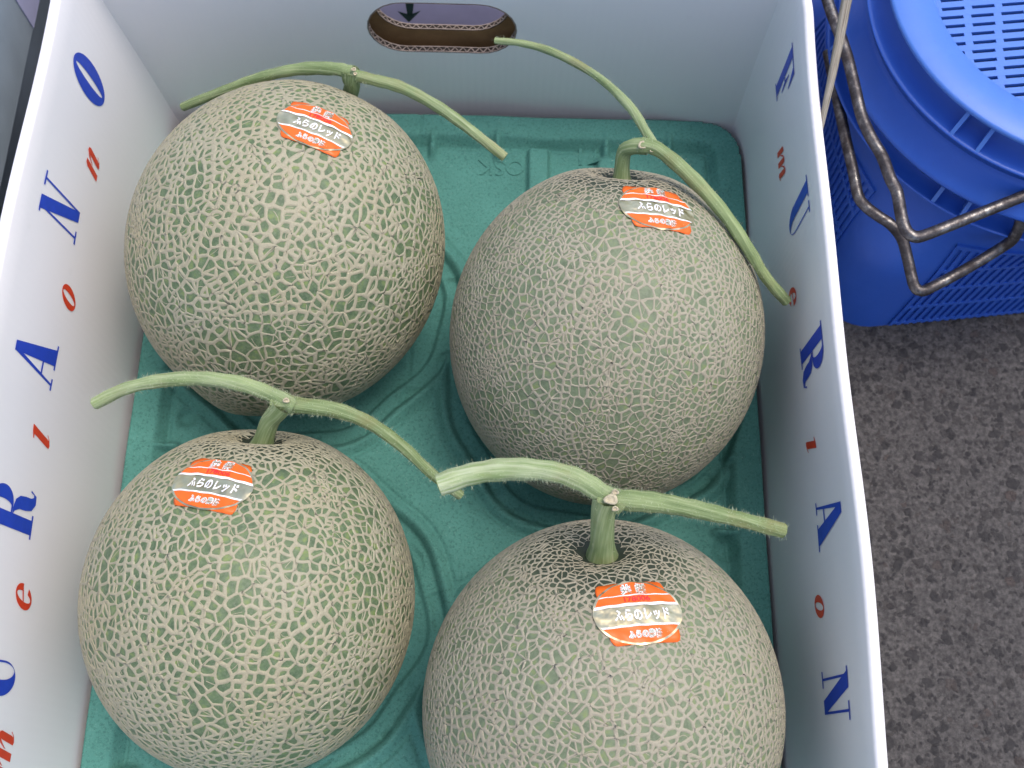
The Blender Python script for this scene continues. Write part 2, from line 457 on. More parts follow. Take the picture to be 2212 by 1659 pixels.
def L_U():
    o_ = arc(0.42, 0.30, 0.31, 0.31, 180, 360, 20); i_ = arc(0.465, 0.32, 0.155 + 0.065, 0.28, 180, 360, 20)
    i_ = [(0.39 + (x - 0.245) * (0.305 / 0.44), y) for x, y in i_]
    return [bar(0.11, 0.30, 0.39, 1), bar(0.695, 0.30, 0.73, 1), bar(0.0, 1 - H_, 0.49, 1), bar(0.58, 1 - H_, 0.84, 1), ring(o_, i_)]
def L_R():
    o_ = [(0.34, 1.0)] + arc(0.52, 0.755, 0.30, 0.245, 90, -90, 18) + [(0.34, 0.51)]
    i_ = [(0.34, 1 - H_)] + arc(0.47, 0.755, 0.09, 0.21, 90, -90, 18) + [(0.34, 0.51 + H_)]
    leg_o = [(0.46, 0.51), (0.64, 0.47), (0.73, 0.38), (0.76, 0.24), (0.765, 0.12), (0.80, 0.06), (0.85, 0.06), (0.88, 0.14)]
    leg_i = [(0.34, 0.50), (0.42, 0.46), (0.485, 0.36), (0.495, 0.22), (0.54, 0.07), (0.68, -0.01), (0.84, 0.0), (0.92, 0.14)]
    return [bar(0.08, 0, 0.36, 1), bar(0, 0, 0.46, H_), bar(0, 1 - H_, 0.34, 1), ring(o_, i_), ring(leg_o, leg_i)]
def L_A():
    return [np.array([(0.30, 1.0), (0.50, 1.0), (0.86, 0), (0.52, 0)]), np.array([(0.31, 1.0), (0.37, 0.90), (0.13, 0), (0.085, 0)]),
            bar(0, 0, 0.24, H_), bar(0.43, 0, 0.95, H_), np.array([(0.18, 0.30), (0.18, 0.335), (0.46, 0.335), (0.47, 0.30)])]
def L_N():
    return [np.array([(0.06, 1.0), (0.36, 1.0), (0.77, 0.0), (0.52, 0.0)]), bar(0.125, 0, 0.17, 0.95), bar(0.72, 0.0, 0.765, 1),
            bar(0, 0, 0.30, H_), bar(0.58, 1 - H_, 0.90, 1), bar(0.0, 1 - H_, 0.2, 1)]
def L_O():
    return [ring(arc(0.42, 0.5, 0.40, 0.51, 0, 360, 40), arc(0.42, 0.5, 0.085, 0.43, 0, 360, 40))]
# heavy italic lower case (x height = 1)
def sl(p, k=0.22): return np.array([(x + k * y, y) for x, y in p])
def rsl(o_, i_, k=0.22): return ring(sl(o_, k), sl(i_, k))
def l_hump(x):
    return [rsl([(x + 0.16, 0.55), (x + 0.26, 0.86), (x + 0.42, 1.02), (x + 0.55, 0.98), (x + 0.60, 0.85), (x + 0.60, 0.15)],
                [(x + 0.16, 0.45), (x + 0.28, 0.72), (x + 0.36, 0.84), (x + 0.37, 0.84), (x + 0.36, 0.72), (x + 0.36, 0.15)])]
def l_tail(x): return [rsl([(x, 0.2), (x, 0.02), (x + 0.1, -0.03), (x + 0.26, 0.05), (x + 0.36, 0.22)], [(x + 0.22, 0.2), (x + 0.22, 0.10), (x + 0.24, 0.09), (x + 0.28, 0.13), (x + 0.33, 0.24)])]
def l_n():
    return [sl([(0.02, 0), (0.26, 0), (0.26, 0.98), (0.10, 0.98), (0.0, 0.84), (0.02, 0.8)])] + l_hump(0.14) + l_tail(0.50)
def l_m():
    return [sl([(0.02, 0), (0.26, 0), (0.26, 0.98), (0.10, 0.98), (0.0, 0.84), (0.02, 0.8)])] + l_hump(0.14) + [sl([(0.50, 0), (0.74, 0), (0.74, 0.2), (0.50, 0.2)])] + l_hump(0.62) + l_tail(0.98)
def l_o():
    return [rsl(arc(0.38, 0.5, 0.38, 0.53, 0, 360, 32), arc(0.38, 0.5, 0.13, 0.45, 0, 360, 32))]
def l_e():
    return [rsl(arc(0.38, 0.5, 0.38, 0.53, 10, 330, 32), [(0.36 + (x - 0.38) * 1.0, y) for x, y in arc(0.40, 0.5, 0.15, 0.44, 10, 330, 32)]),
            sl([(0.22, 0.46), (0.56, 0.56), (0.74, 0.62), (0.72, 0.70), (0.5, 0.62), (0.22, 0.53)])]
def l_l():
    return [sl([(0.06, 0.15), (0.32, 0.15), (0.32, 1.25), (0.12, 1.22), (-0.08, 1.12), (-0.08, 1.06), (0.06, 1.08)]),
            rsl([(0.06, 0.2), (0.07, 0.02), (0.18, -0.03), (0.36, 0.05), (0.46, 0.2)], [(0.32, 0.2), (0.30, 0.12), (0.33, 0.10), (0.38, 0.13), (0.43, 0.22)])]
def letter_mesh(strokes, place):
    mb = MB()
    for k, s_ in enumerate(strokes):
        off = 0.00012 + 0.00002 * k
        if isinstance(s_, tuple):
            o_, i_ = s_[1], s_[2]; n = len(o_)
            V = [place(p[0], p[1], off) for p in o_] + [place(p[0], p[1], off) for p in i_]
            mb.add(V, [[i, i + 1, n + i + 1, n + i] for i in range(n - 1)])
        else:
            V = [place(p[0], p[1], off) for p in s_]
            mb.add(V, [list(range(len(V)))])
    return mb
def put_letter(fn, yc, zc, h, wide, wall, mat, name, parent):
    strokes = fn()
    allp = np.vstack([np.vstack(s_[1:]) if isinstance(s_, tuple) else s_ for s_ in strokes])
    mid = (allp[:, 0].min() + allp[:, 0].max()) / 2
    sgn, fx, inward = (-1, xr, -1) if wall == 'R' else (1, xl, 1)
    zl = zc - h / 2
    def place(u, v_, off):
        y = yc + sgn * (u - mid) * wide; z = zl + v_ * h
        return (fx(y, z) + inward * (0.00015 + off), y, z)
    # dense enough to follow the board: letters are small, the board is nearly flat
    return letter_mesh(strokes, place).obj(name, mat, BB, parent)
CAPS = [L_F, L_U, L_R, L_A, L_N, L_O]; LOWS = [l_m, l_e, l_l, l_o, l_n]
NM = ['letter_f', 'letter_u', 'letter_r', 'letter_a', 'letter_n', 'letter_o']
for fn, yc, zc in zip(CAPS, [0.3265, 0.2490, 0.1735, 0.0992, 0.0270, -0.046], [0.0965, 0.1005, 0.1022, 0.1000, 0.0918, 0.090]):
    put_letter(fn, yc, zc, 0.0348, 0.0232, 'R', m_blueink, 'blue_letter', P_R)
for fn, yc, zc in zip(LOWS, [0.290, 0.2132, 0.1368, 0.0652, -0.009], [0.0775, 0.0800, 0.0838, 0.0775, 0.075]):
    put_letter(fn, yc, zc, 0.0122, 0.0132, 'R', m_redink, 'red_letter', P_R)
for fn, yc, zc in zip(CAPS, [-0.043, 0.0282, 0.0987, 0.1679, 0.2418, 0.3151], [0.085, 0.088, 0.0922, 0.0964, 0.0985, 0.0970]):
    put_letter(fn, yc, zc, 0.0348, 0.0232, 'L', m_blueink, 'blue_letter', P_L)
for fn, yc, zc in zip(LOWS, [-0.0022, 0.0632, 0.1347, 0.2047, 0.2786], [0.0685, 0.0735, 0.0779, 0.0782, 0.0779]):
    put_letter(fn, yc, zc, 0.0132, 0.0140, 'L', m_redink, 'red_letter', P_L)

# ------------------------------------------------------------------ melons: sizes and poses
class Mel: pass
def mel(x, y, a, k, tilt, az, sink=0.012):
    o = Mel(); o.a = a; o.b = a * k; o.c = np.array([x, y, a - sink])
    n = np.array([math.sin(az) * math.sin(tilt), math.cos(az) * math.sin(tilt), math.cos(tilt)]); o.n = n
    ex = np.cross([0, 0, 1.0], n); ex /= np.linalg.norm(ex); ey = np.cross(n, ex); o.M = np.column_stack([ex, ey, n])
    return o
MEL = {'A': mel(0.0939, 0.2394, 0.0770, 1.09, 1.2838, 0.3554),
       'B': mel(0.2528, 0.1962, 0.0759, 1.1021, 0.8899, 0.0562),
       'C': mel(0.0918, 0.0657, 0.0732, 1.06, 1.1099, 0.0613),
       'D': mel(0.2488, 0.0220, 0.0772, 1.06, 0.8684, -0.0746)}
def surf(o, u, h=0.0):
    """unit directions (N,3, local, z = stem) -> world points raised h along the normal"""
    u = np.asarray(u, float); th = np.arccos(np.clip(u[:, 2], -1, 1)); ph = np.arctan2(u[:, 1], u[:, 0])
    lob = 1 + 0.006 * np.sin(2 * ph + o.a * 4000) * np.sin(th) ** 2 + 0.004 * np.sin(3 * ph + 1) * np.sin(th) ** 2
    p = np.column_stack([u[:, 0] * o.a * lob, u[:, 1] * o.a * lob, u[:, 2] * o.b - 0.0085 * np.exp(-(th / 0.175) ** 2) - 0.003 * np.exp(-((math.pi - th) / 0.2) ** 2)])
    nr = np.column_stack([u[:, 0] / o.a, u[:, 1] / o.a, u[:, 2] / o.b]); nr /= np.linalg.norm(nr, axis=1)[:, None]
    h = np.broadcast_to(np.asarray(h, float), (len(u),))
    return (p + nr * h[:, None]) @ o.M.T + o.c

# ------------------------------------------------------------------ pulp tray (height field)
def sstep(a, b, x):
    t = np.clip((x - a) / (b - a), 0, 1); return t * t * (3 - 2 * t)
def tray_h(X, Y):
    ex = np.minimum(X - 0.003, 0.343 - X); ey = np.minimum(0.3655 - Y, Y + 0.244)
    # rounded-corner distance to the edge
    r = 0.022
    dx = np.maximum(r - ex, 0); dy = np.maximum(r - ey, 0)
    e = np.where((dx > 0) & (dy > 0), r - np.sqrt(dx * dx + dy * dy), np.minimum(ex, ey))
    wv = 0.0012 * np.sin(X * 55 + 1) * np.sin(Y * 47) + 0.0008 * np.sin(X * 130 + Y * 90)
    floor_ = -0.0055 + 0.5 * wv
    h = floor_ + (0.0 - floor_) * (1 - sstep(0.013, 0.018, e + 0.4 * wv))
    # little gusset ribs from the rim into the tray
    for i, cy in enumerate(np.arange(-0.214, 0.36, 0.041)):
        for edge in (X - 0.003, 0.343 - X):
            rib = np.exp(-((Y - cy) / 0.0022) ** 2) * (1 - sstep(0.024, 0.030, edge)) * (edge > 0.010)
            h = np.maximum(h, floor_ + rib * 0.0065)
    for cx in (0.055, 0.108, 0.158, 0.197, 0.262, 0.300):
        ed = 0.3655 - Y
        rib = np.exp(-((X - cx) / 0.0022) ** 4) * (1 - sstep(0.022, 0.030, ed)) * (ed > 0.010)
        h = np.maximum(h, floor_ + rib * 0.0065)
    # raised bars between the pockets
    def bar_(cx, hw, y0, y1, hh):
        q = (1 - sstep(hw - 0.0012, hw + 0.0012, np.abs(X - cx))) * sstep(y0 - 0.002, y0 + 0.002, Y) * (1 - sstep(y1 - 0.002, y1 + 0.002, Y))
        return floor_ + q * hh
    h = np.maximum(h, bar_(0.2215, 0.0062, 0.275, 0.3455, 0.0050))
    h = np.maximum(h, bar_(0.2630, 0.0062, 0.280, 0.3400, 0.0045))
    
    # fine seams in the mould
    def seam(x0, y0, x1, y1):
        d = np.array([x1 - x0, y1 - y0]); L = np.hypot(*d); d = d / L
        s_ = (X - x0) * d[0] + (Y - y0) * d[1]; q = np.abs(-(X - x0) * d[1] + (Y - y0) * d[0])
        return 0.0011 * np.exp(-(q / 0.0009) ** 2) * ((s_ > 0) & (s_ < L))
    # pockets: a ledge sunk below the floor round each melon, with a bead along its edge
    led = np.full_like(X, 9.0)
    for k, o in MEL.items():
        cx, cy, cz = o.c
        ang = np.arctan2(Y - cy, X - cx)
        led = np.minimum(led, np.hypot(X - cx, Y - cy) + 0.0026 * np.sin(4 * ang + cx * 50) + 0.0014 * np.sin(9 * ang + cy * 90))
    stepk = (np.sin(X * 160 + 2) * np.sin(Y * 140 + 1) > 0.25)
    prof = -0.0125 + 0.0018 * wv / 0.002 * 0.3 + 0.0035 * sstep(0.0705, 0.0735, led) - 0.0020 * stepk * sstep(0.0745, 0.0760, led)
    bowl = -0.0150 + 0.0025 * sstep(0.03, 0.062, led)
    inner = np.where(led < 0.062, bowl, prof)
    h = np.where(led < 0.0815, np.minimum(inner, h), h)
    lip = sstep(0.0800, 0.0828, led)
    h = np.where((led >= 0.078) & (led < 0.0828), (1 - lip) * prof + lip * np.maximum(h, floor_), h)
    h = h + 0.0026 * np.exp(-((led - 0.0850) / 0.0020) ** 2) * (e > 0.018) - 0.0016 * np.exp(-((led - 0.0895) / 0.0010) ** 2) * (e > 0.018)
    h = h - seam(0.150, 0.372, 0.150, 0.2) - seam(0.150, 0.150, 0.205, 0.117) - seam(0.205, 0.117, 0.34, 0.117)
    h = h - 0.0022 * np.exp(-((e - 0.0190) / 0.0011) ** 2)
    # dimples
    for cx, cy, rr in ((0.315, 0.318, 0.006), (0.030, 0.330, 0.005), (0.031, 0.172, 0.005), (0.322, 0.105, 0.006)):
        h = h - 0.004 * np.exp(-(np.hypot(X - cx, Y - cy) / rr) ** 4)
    return h + 0.3 * wv, e
nx, ny = 340, 600
xs = np.linspace(0.003, 0.343, nx); ys = np.linspace(-0.244, 0.3655, ny)
X, Y = np.meshgrid(xs, ys, indexing='ij')
Hh, E_ = tray_h(X, Y)
idx = np.arange(nx * ny).reshape(nx, ny)
ok = (E_ > -1e-6)
keep = ok[:-1, :-1] & ok[1:, :-1] & ok[1:, 1:] & ok[:-1, 1:]
quads = np.stack([idx[:-1, :-1], idx[1:, :-1], idx[1:, 1:], idx[:-1, 1:]], -1)[keep]
used = np.unique(quads); remap = -np.ones(nx * ny, int); remap[used] = np.arange(len(used))
TV = np.column_stack([X.ravel(), Y.ravel(), Hh.ravel()])[used]
TRAY = thing('fruit_tray', 'teal green moulded pulp tray with round pockets lying in the white box', 'tray', (0.173, 0.146, -0.0145))
TB = (0.173, 0.146, -0.0145)
tr = mesh_obj('tray_shell', TV, remap[quads].tolist(), m_pulp, TB, TRAY)
mod = tr.modifiers.new('thickness', 'SOLIDIFY'); mod.thickness = 0.0022; mod.offset = -1

def text_geo(txt, size, offset=0.0, shear=0.0, spacing=1.0):
    cu = bpy.data.curves.new('t', 'FONT'); cu.body = txt; cu.size = size; cu.align_x = 'CENTER'; cu.align_y = 'CENTER'
    cu.offset = offset; cu.resolution_u = 4; cu.shear = shear; cu.space_character = spacing
    ob = bpy.data.objects.new('t', cu); COL.objects.link(ob)
    dg = bpy.context.evaluated_depsgraph_get(); me = ob.evaluated_get(dg).to_mesh()
    v_ = [tuple(q.co)[:2] for q in me.vertices]; f_ = [list(p.vertices) for p in me.polygons]
    ob.evaluated_get(dg).to_mesh_clear()
    bpy.data.objects.remove(ob); bpy.data.curves.remove(cu)
    v_ = np.array(v_) if v_ else np.zeros((0, 2))
    if len(v_):
        v_ = v_ - (v_.min(0) + v_.max(0)) / 2
    return v_, f_
def emboss(txt, cx, cy, size, rot, sx=1.0):
    v_, f_ = text_geo(txt, size, 0.0001)
    c_, s_ = math.cos(rot), math.sin(rot)
    mb = MB(); n = len(v_)
    P = [(cx + c_ * x * sx - s_ * y, cy + s_ * x * sx + c_ * y) for x, y in v_]
    hz, _ = tray_h(np.array([p[0] for p in P]), np.array([p[1] for p in P]))
    me_v = [(p[0], p[1], h_ + 0.0007) for p, h_ in zip(P, hz)] + [(p[0], p[1], h_ - 0.001) for p, h_ in zip(P, hz)]
    F = [list(f) for f in f_]
    cnt = {}
    for f in f_:
        for a, b in zip(f, f[1:] + f[:1]): cnt[(a, b)] = 1
    for (a, b) in list(cnt):
        if (b, a) not in cnt: F.append([b, a, a + n, b + n])
    mb.add(me_v, F)
    return mb.obj('embossed_text', m_pulp, TB, TRAY)
q = at(1082, 368, -0.0085); emboss('OSK', q[0], q[1], 0.0145, math.pi, 1.0)
q = at(1272, 345, -0.0085); emboss('71', q[0], q[1], 0.0165, math.pi, 1.0)

# ------------------------------------------------------------------ netting
def fib_sphere(n):
    i = np.arange(n) + 0.5
    z = 1 - 2 * i / n; ph = math.pi * (1 + 5 ** 0.5) * i
    r = np.sqrt(1 - z * z); return np.column_stack([r * np.cos(ph), r * np.sin(ph), z])
def nrmz(a): return a / np.linalg.norm(a, axis=1)[:, None]
def vecnoise(p, f, ph):
    q = p * f
    return np.column_stack([np.sin(q[:, 1] * 1.3 + ph) * np.cos(q[:, 2] * 0.9 + 2 * ph) + 0.5 * np.sin(q[:, 0] * 2.3 + q[:, 1] * 1.7 + ph * 3),
                            np.sin(q[:, 2] * 1.2 + 1 + ph) * np.cos(q[:, 0] * 1.1 + ph) + 0.5 * np.sin(q[:, 1] * 2.1 + q[:, 2] * 1.9 + ph * 5),
                            np.sin(q[:, 0] * 1.1 + 2 + ph) * np.cos(q[:, 1] * 1.2 + ph) + 0.5 * np.sin(q[:, 2] * 2.2 + q[:, 0] * 1.6 + ph * 7)])
def pole_map(u, th0):
    th = np.arccos(np.clip(u[:, 2], -1, 1))
    g_ = th + (np.sqrt(th * th + th0 * th0) - th) * np.exp(-(th / 0.75) ** 2)
    k = np.sin(g_) / np.maximum(np.sin(th), 1e-6)
    return np.column_stack([u[:, 0] * k, u[:, 1] * k, np.cos(g_)])

def netting(o, ncell, nvein, seed, wbase, height, th0=0.135):
    rng = np.random.default_rng(seed)
    s_ = math.sqrt(4 * math.pi / ncell)
    pts = fib_sphere(ncell)
    pts = nrmz(pts + rng.normal(0, 0.27 * s_, pts.shape))
    pts = nrmz(pts + 0.060 * vecnoise(pts, 5.0, seed))
    pts = nrmz(pts + 0.018 * vecnoise(pts, 11, seed + 1))
    # round the stem the cells lie in concentric courses, long along the ring
    pts = pts[pts[:, 2] < math.cos(0.47)]
    rp_ = []; q_ = 0.104
    while q_ < 0.475:
        f_ = (q_ - 0.104) / 0.371; ratio = 4.0 - 2.6 * f_; dr = 0.0165 + 0.45 * f_ * s_ * 0.62
        n_ = max(7, int(2 * math.pi * math.sin(q_) / (dr * ratio))); p0_ = rng.uniform(0, 6.28)
        for k_ in range(n_):
            a_ = p0_ + 2 * math.pi * (k_ + rng.normal(0, 0.16 + 0.1 * f_)) / n_; t_ = q_ + rng.normal(0, 0.10 + 0.12 * f_) * dr
            rp_.append((math.sin(t_) * math.cos(a_), math.sin(t_) * math.sin(a_), math.cos(t_)))
        q_ += dr
    pts = np.vstack([pts, np.array(rp_)])
    # long veins: twin rows of seeds so that cell borders line up along smooth curves
    vp = []; vid = []
    for k in range(nvein):
        if k < nvein * 0.62:
            ph = 2 * math.pi * (k + rng.uniform(-0.3, 0.3)) / (nvein * 0.62); th = rng.uniform(0.45, 1.1); L = rng.uniform(0.7, 2.0)
            dirn = 'm'
        else:
            ph = rng.uniform(0, 2 * math.pi); th = rng.uniform(0.35, 2.6); L = rng.uniform(0.25, 0.7); dirn = 'd'
        head = rng.normal(0, 0.12) if dirn == 'm' else rng.choice([-1, 1]) * rng.uniform(0.8, 1.7)
        n = int(L / (s_ * 0.9))
        for j in range(n):
            head += rng.normal(0, 0.16) - (0.06 * head if dirn == 'm' else 0)
            th += math.cos(head) * s_ * 0.9; ph += math.sin(head) * s_ * 0.9 / max(math.sin(th), 0.15)
            if th < 0.44 or th > 2.95: break
            st_, ct_ = math.sin(th), math.cos(th)
            p = np.array([st_ * math.cos(ph), st_ * math.sin(ph), ct_])
            et = np.array([ct_ * math.cos(ph), ct_ * math.sin(ph), -st_]); ep = np.array([-math.sin(ph), math.cos(ph), 0])
            side = -math.sin(head) * et + math.cos(head) * ep
            al = rng.uniform(-0.12, 0.12) * s_
            for sg in (-1, 1):
                vp.append(p + sg * side * s_ * 0.42 + (math.cos(head) * et + math.sin(head) * ep) * (al + rng.normal(0, 0.1) * s_)); vid.append(k * 2 + (sg > 0))
    vp = nrmz(np.array(vp)); vid = np.array(vid)
    keepv = np.ones(len(vp), bool)
    # drop clashes between veins, then between fill and veins
    for i in range(0, len(vp)):
        if not keepv[i]: continue
        d = np.linalg.norm(vp[i + 1:] - vp[i], axis=1)
        bad = np.where((d < 0.42 * s_) & (vid[i + 1:] // 2 != vid[i] // 2))[0] + i + 1
        keepv[bad] = False
    vp, vid = vp[keepv], vid[keepv]
    km = np.ones(len(pts), bool)
    for a in range(0, len(pts), 500):
        d2 = pts[a:a + 500] @ vp.T
        km[a:a + 500] = d2.max(axis=1) < math.cos(0.70 * s_)
    pts = pts[km]
    # split some cells into narrow pairs
    sp = (rng.random(len(pts)) < 0.17) & (pts[:, 2] < math.cos(0.45))
    ex = nrmz(pts[sp] + rng.normal(0, 0.26 * s_, (sp.sum(), 3)))
    allp = np.vstack([vp, pts, ex]); ids = np.concatenate([vid, -np.ones(len(pts) + len(ex), int)])
    bm = bmesh.new()
    for p in allp: bm.verts.new(p)
    bm.verts.ensure_lookup_table()
    for i, v_ in enumerate(bm.verts): v_.index = i
    lay = bm.verts.layers.int.new('sid')
    for i, v_ in enumerate(bm.verts): v_[lay] = i
    bmesh.ops.convex_hull(bm, input=bm.verts)
    bmesh.ops.triangulate(bm, faces=bm.faces)
    bm.faces.index_update()
    tri = np.array([[v_[lay] for v_ in f.verts] for f in bm.faces])
    # circumcentres on the sphere
    A_, B_, C_ = allp[tri[:, 0]], allp[tri[:, 1]], allp[tri[:, 2]]
    cc_ = np.cross(B_ - A_, C_ - A_); cc_ = nrmz(cc_); cc_ *= np.sign((cc_ * A_).sum(1))[:, None]
    cells = {}
    for v_ in bm.verts:
        if not v_.link_faces: continue
        # ordered fan
        l0 = v_.link_loops[0]; l = l0; fan = []; nb = []
        for _ in range(40):
            fan.append(l.face.index); nb.append(l.edge.other_vert(v_)[lay])
            l = l.link_loop_prev.link_loop_radial_next
            if l == l0: break
        cells[v_[lay]] = (fan, nb)
    bm.free()
    # smooth wiggle of the junctions; width differs from patch to patch
    patch = 1.0 + 0.20 * np.clip(vecnoise(cc_, 3.1, seed + 9)[:, 0], -1.2, 1.2) + 0.10 * vecnoise(cc_, 9.0, seed + 5)[:, 1]
    cw = nrmz(cc_ + 0.16 * s_ * vecnoise(cc_, 34, seed + 3))
    verts = []; hts = []; attr = []; faces = []
    vcache = {}; ecache = {}
    U = []; HT = []; AT = []
    def push(u, h, a): U.append(u); HT.append(h); AT.append(a); return len(U) - 1
    erng = {}
    for sid, (fan, nb) in cells.items():
        n = len(fan); seedp = allp[sid]
        if seedp[2] > math.cos(0.126): continue
        # border between fan[i-1] and fan[i] is shared with nb[i]
        corners = cw[fan]; cen = corners.mean(0); cen /= np.linalg.norm(cen)
        ring0 = []; info = []
        for i in range(n):
            fa, fb = fan[i - 1], fan[i]
            key = (min(sid, nb[i]), max(sid, nb[i]))
            if key not in erng:
                isv = ids[sid] >= 0 and ids[nb[i]] >= 0 and ids[sid] // 2 == ids[nb[i]] // 2 and ids[sid] != ids[nb[i]]
                wf = (1.22 + 0.35 * rng.random()) if isv else 0.60 + 0.75 * rng.random() ** 1.5
                erng[key] = (isv, wf, rng.normal(0, 0.05, 3) * s_)
            isv, wf, jit = erng[key]
            wf = wf * patch[fa]
            info.append((fa, fb, key, isv, wf, jit))
        lat = min(1.0, max(0.55, (math.acos(max(-1, min(1, seedp[2]))) / 0.52)))
        r0, r1, r2 = [], [], []
        ts = []
        for (fa, fb, key, isv, wf, jit) in info:
            a, b = cw[fa], cw[fb]
            e_ = b - a; le = np.linalg.norm(e_) + 1e-9
            q_ = cen - a; hgt = np.linalg.norm(q_ - e_ * (q_.dot(e_) / le ** 2)) + 1e-9
            ts.append(min(0.80, max(0.10, wbase * s_ * wf * lat / hgt)))
        for i in range(n):
            fa, fb, key, isv, wf, jit = info[i]
            # corner at fa (start of this border), then mid point
            prev = i - 1
            pv = info[prev][3] or isv
            t = min(0.82, max(ts[prev], ts[i]) * 1.0)
            if fa not in vcache:
                vcache[fa] = push(cw[fa], height * (0.95), 0.25)
            if key not in ecache:
                mid = (cw[fa] + cw[fb]) / 2 + jit; mid = mid / np.linalg.norm(mid)
                ecache[key] = push(mid, height * ((0.70 if isv else 0.88) * min(1.1, 0.55 + 0.45 * wf)), 0.0 if isv else 0.3)
            hc = height * (1.0 if pv else 0.92)
            for (base_i, tt, hh_) in ((vcache[fa], t, hc), (ecache[key], ts[i], height * min(1.15, 0.5 + 0.5 * wf))):
                p0 = U[base_i]
                d_ = cen - p0
                r0.append(base_i)
                p1 = p0 + d_ * tt * 0.52; r1.append(push(p1 / np.linalg.norm(p1), hh_ * 0.96, 0.5))
                p2 = p0 + d_ * tt; r2.append(push(p2 / np.linalg.norm(p2), -0.00012, 1.0))
        k = len(r0)
        for i in range(k):
            j = (i + 1) % k
            faces.append([r0[i], r0[j], r1[j], r1[i]]); faces.append([r1[i], r1[j], r2[j], r2[i]])
        if k >= 8 and rng.random() < 0.22:
            i = int(rng.integers(0, k)); j = (i + k // 2) % k
            a, b = U[r2[i]], U[r2[j]]; d_ = b - a; L_ = np.linalg.norm(d_)
            if L_ > 0.35 * s_:
                sd = np.cross(cen, d_); sd /= np.linalg.norm(sd); bow = rng.normal(0, 0.08) * L_; hw = 0.05 * s_ * rng.uniform(0.7, 1.3); row = []
                for q_ in (-0.08, 0.33, 0.67, 1.08 if rng.random() < 0.6 else 0.8):
                    c0_ = a + d_ * q_ + sd * bow * (1 - (2 * q_ - 1) ** 2)
                    row.append([push((c0_ + sd * g_) / np.linalg.norm(c0_ + sd * g_), hq, aq) for g_, hq, aq in ((-hw, -0.0001, 0.9), (0, height * 0.55, 0.5), (hw, -0.0001, 0.9))])
                for q_ in range(3):
                    for c__ in range(2): faces.append([row[q_][c__], row[q_][c__ + 1], row[q_ + 1][c__ + 1], row[q_ + 1][c__]])
    U = np.array(U)
    return U, np.array(HT), np.array(AT), faces

def ellip_hit(o, px):
    """where the sight line of a photo pixel meets the melon"""
    d = ray(px); d = d / np.linalg.norm(d)
    Sx = np.array([1 / o.a, 1 / o.a, 1 / o.b])
    p = (o.M.T @ (CAM - o.c)) * Sx; v_ = (o.M.T @ d) * Sx
    A_, B_, C_ = v_ @ v_, p @ v_, p @ p - 1
    t = (-B_ - math.sqrt(max(0, B_ * B_ - A_ * C_))) / A_
    return CAM + d * t

LABELS = {
 'A': 'netted melon left below the hand hole, stem arms drooping over the far tray corner',
 'B': 'netted melon whose long stem runs from the hand hole to the right wall',
 'C': 'coarsely netted melon beside the left wall, nearest the blue letter R',
 'D': 'finely netted melon with a thick upright stem standing in a ringed hollow'}
STEMS = {   # photo points and heights of the vine pieces
 'A': dict(ped=[(755, 216, None), (760, 188, .108), (757, 168, .115), (757, 152, .119)],
           left=[(760, 158, .117), (725, 149, .118), (650, 149, .113), (570, 165, .105), (490, 193, .095), (395, 231, .080)],
           right=[(755, 160, .117), (805, 172, .116), (870, 190, .112), (950, 233, .104), (1020, 284, .096), (1090, 339, .088)],
           rp=.0041, rl=(.0034, .0021), rr=(.0030, .0025)),
 'B': dict(ped=[(1343, 362, None), (1347, 334, .124), (1365, 317, .130), (1395, 315, .133)],
           left=[(1420, 325, .134), (1398, 290, .131), (1360, 230, .124), (1290, 165, .114), (1200, 115, .104), (1130, 94, .098), (1070, 88, .094)],
           right=[(1385, 313, .133), (1425, 325, .134), (1490, 380, .131), (1560, 456, .124), (1618, 540, .115), (1655, 600, .106), (1700, 652, .097)],
           rp=.0036, rl=(.0024, .0017), rr=(.0036, .0024)),
 'C': dict(ped=[(563, 940, None), (582, 912, .106), (600, 889, .1125), (612, 872, .1165)],
           left=[(640, 880, .116), (600, 858, .1165), (530, 832, .116), (440, 818, .113), (350, 822, .109), (270, 840, .104), (205, 872, .098)],
           right=[(590, 868, .115), (650, 876, .116), (725, 886, .114), (800, 915, .108), (870, 965, .099), (935, 1025, .088), (995, 1070, .078)],
           rp=.0043, rl=(.0036, .0027), rr=(.0037, .0022)),
 'D': dict(ped=[(1300, 1186, None), (1302, 1140, .130), (1305, 1100, .140), (1312, 1072, .146)],
           left=[(1345, 1090, .143), (1305, 1068, .1455), (1250, 1036, .1485), (1180, 1017, .150), (1090, 1014, .149), (1015, 1025, .1475), (948, 1048, .146)],
           right=[(1290, 1075, .144), (1345, 1080, .1445), (1420, 1086, .143), (1500, 1100, .139), (1590, 1120, .134), (1692, 1146, .127)],
           rp=.0050, rl=(.0041, .0043), rr=(.0044, .0030)),
}
STICK = {'A': ((682, 272), 13), 'B': ((1420, 447), -3), 'C': ((459, 1043), 14), 'D': ((1378, 1321), -8)}
NETP = {'A': (4300, 54, 11, 0.200, 0.00032), 'B': (6800, 66, 23, 0.180, 0.00025), 'C': (4400, 48, 31, 0.200, 0.00032), 'D': (6300, 56, 47, 0.182, 0.00027)}

def rind_mesh(o):
    nth, nph = 72, 112
    U = []
    for i in range(nth + 1):
        th = math.pi * (i / nth) ** 1.15
        for j in range(nph):
            ph = 2 * math.pi * j / nph; U.append((math.sin(th) * math.cos(ph), math.sin(th) * math.sin(ph), math.cos(th)))
    U = np.array(U); V = surf(o, U)
    f = []
    for i in range(nth):
        for j in range(nph):
            k = (j + 1) % nph
            a, b, c_, d_ = i * nph + j, i * nph + k, (i + 1) * nph + k, (i + 1) * nph + j
            f.append([a, d_, c_, b])
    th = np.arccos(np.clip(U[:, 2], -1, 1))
    return V, f, th

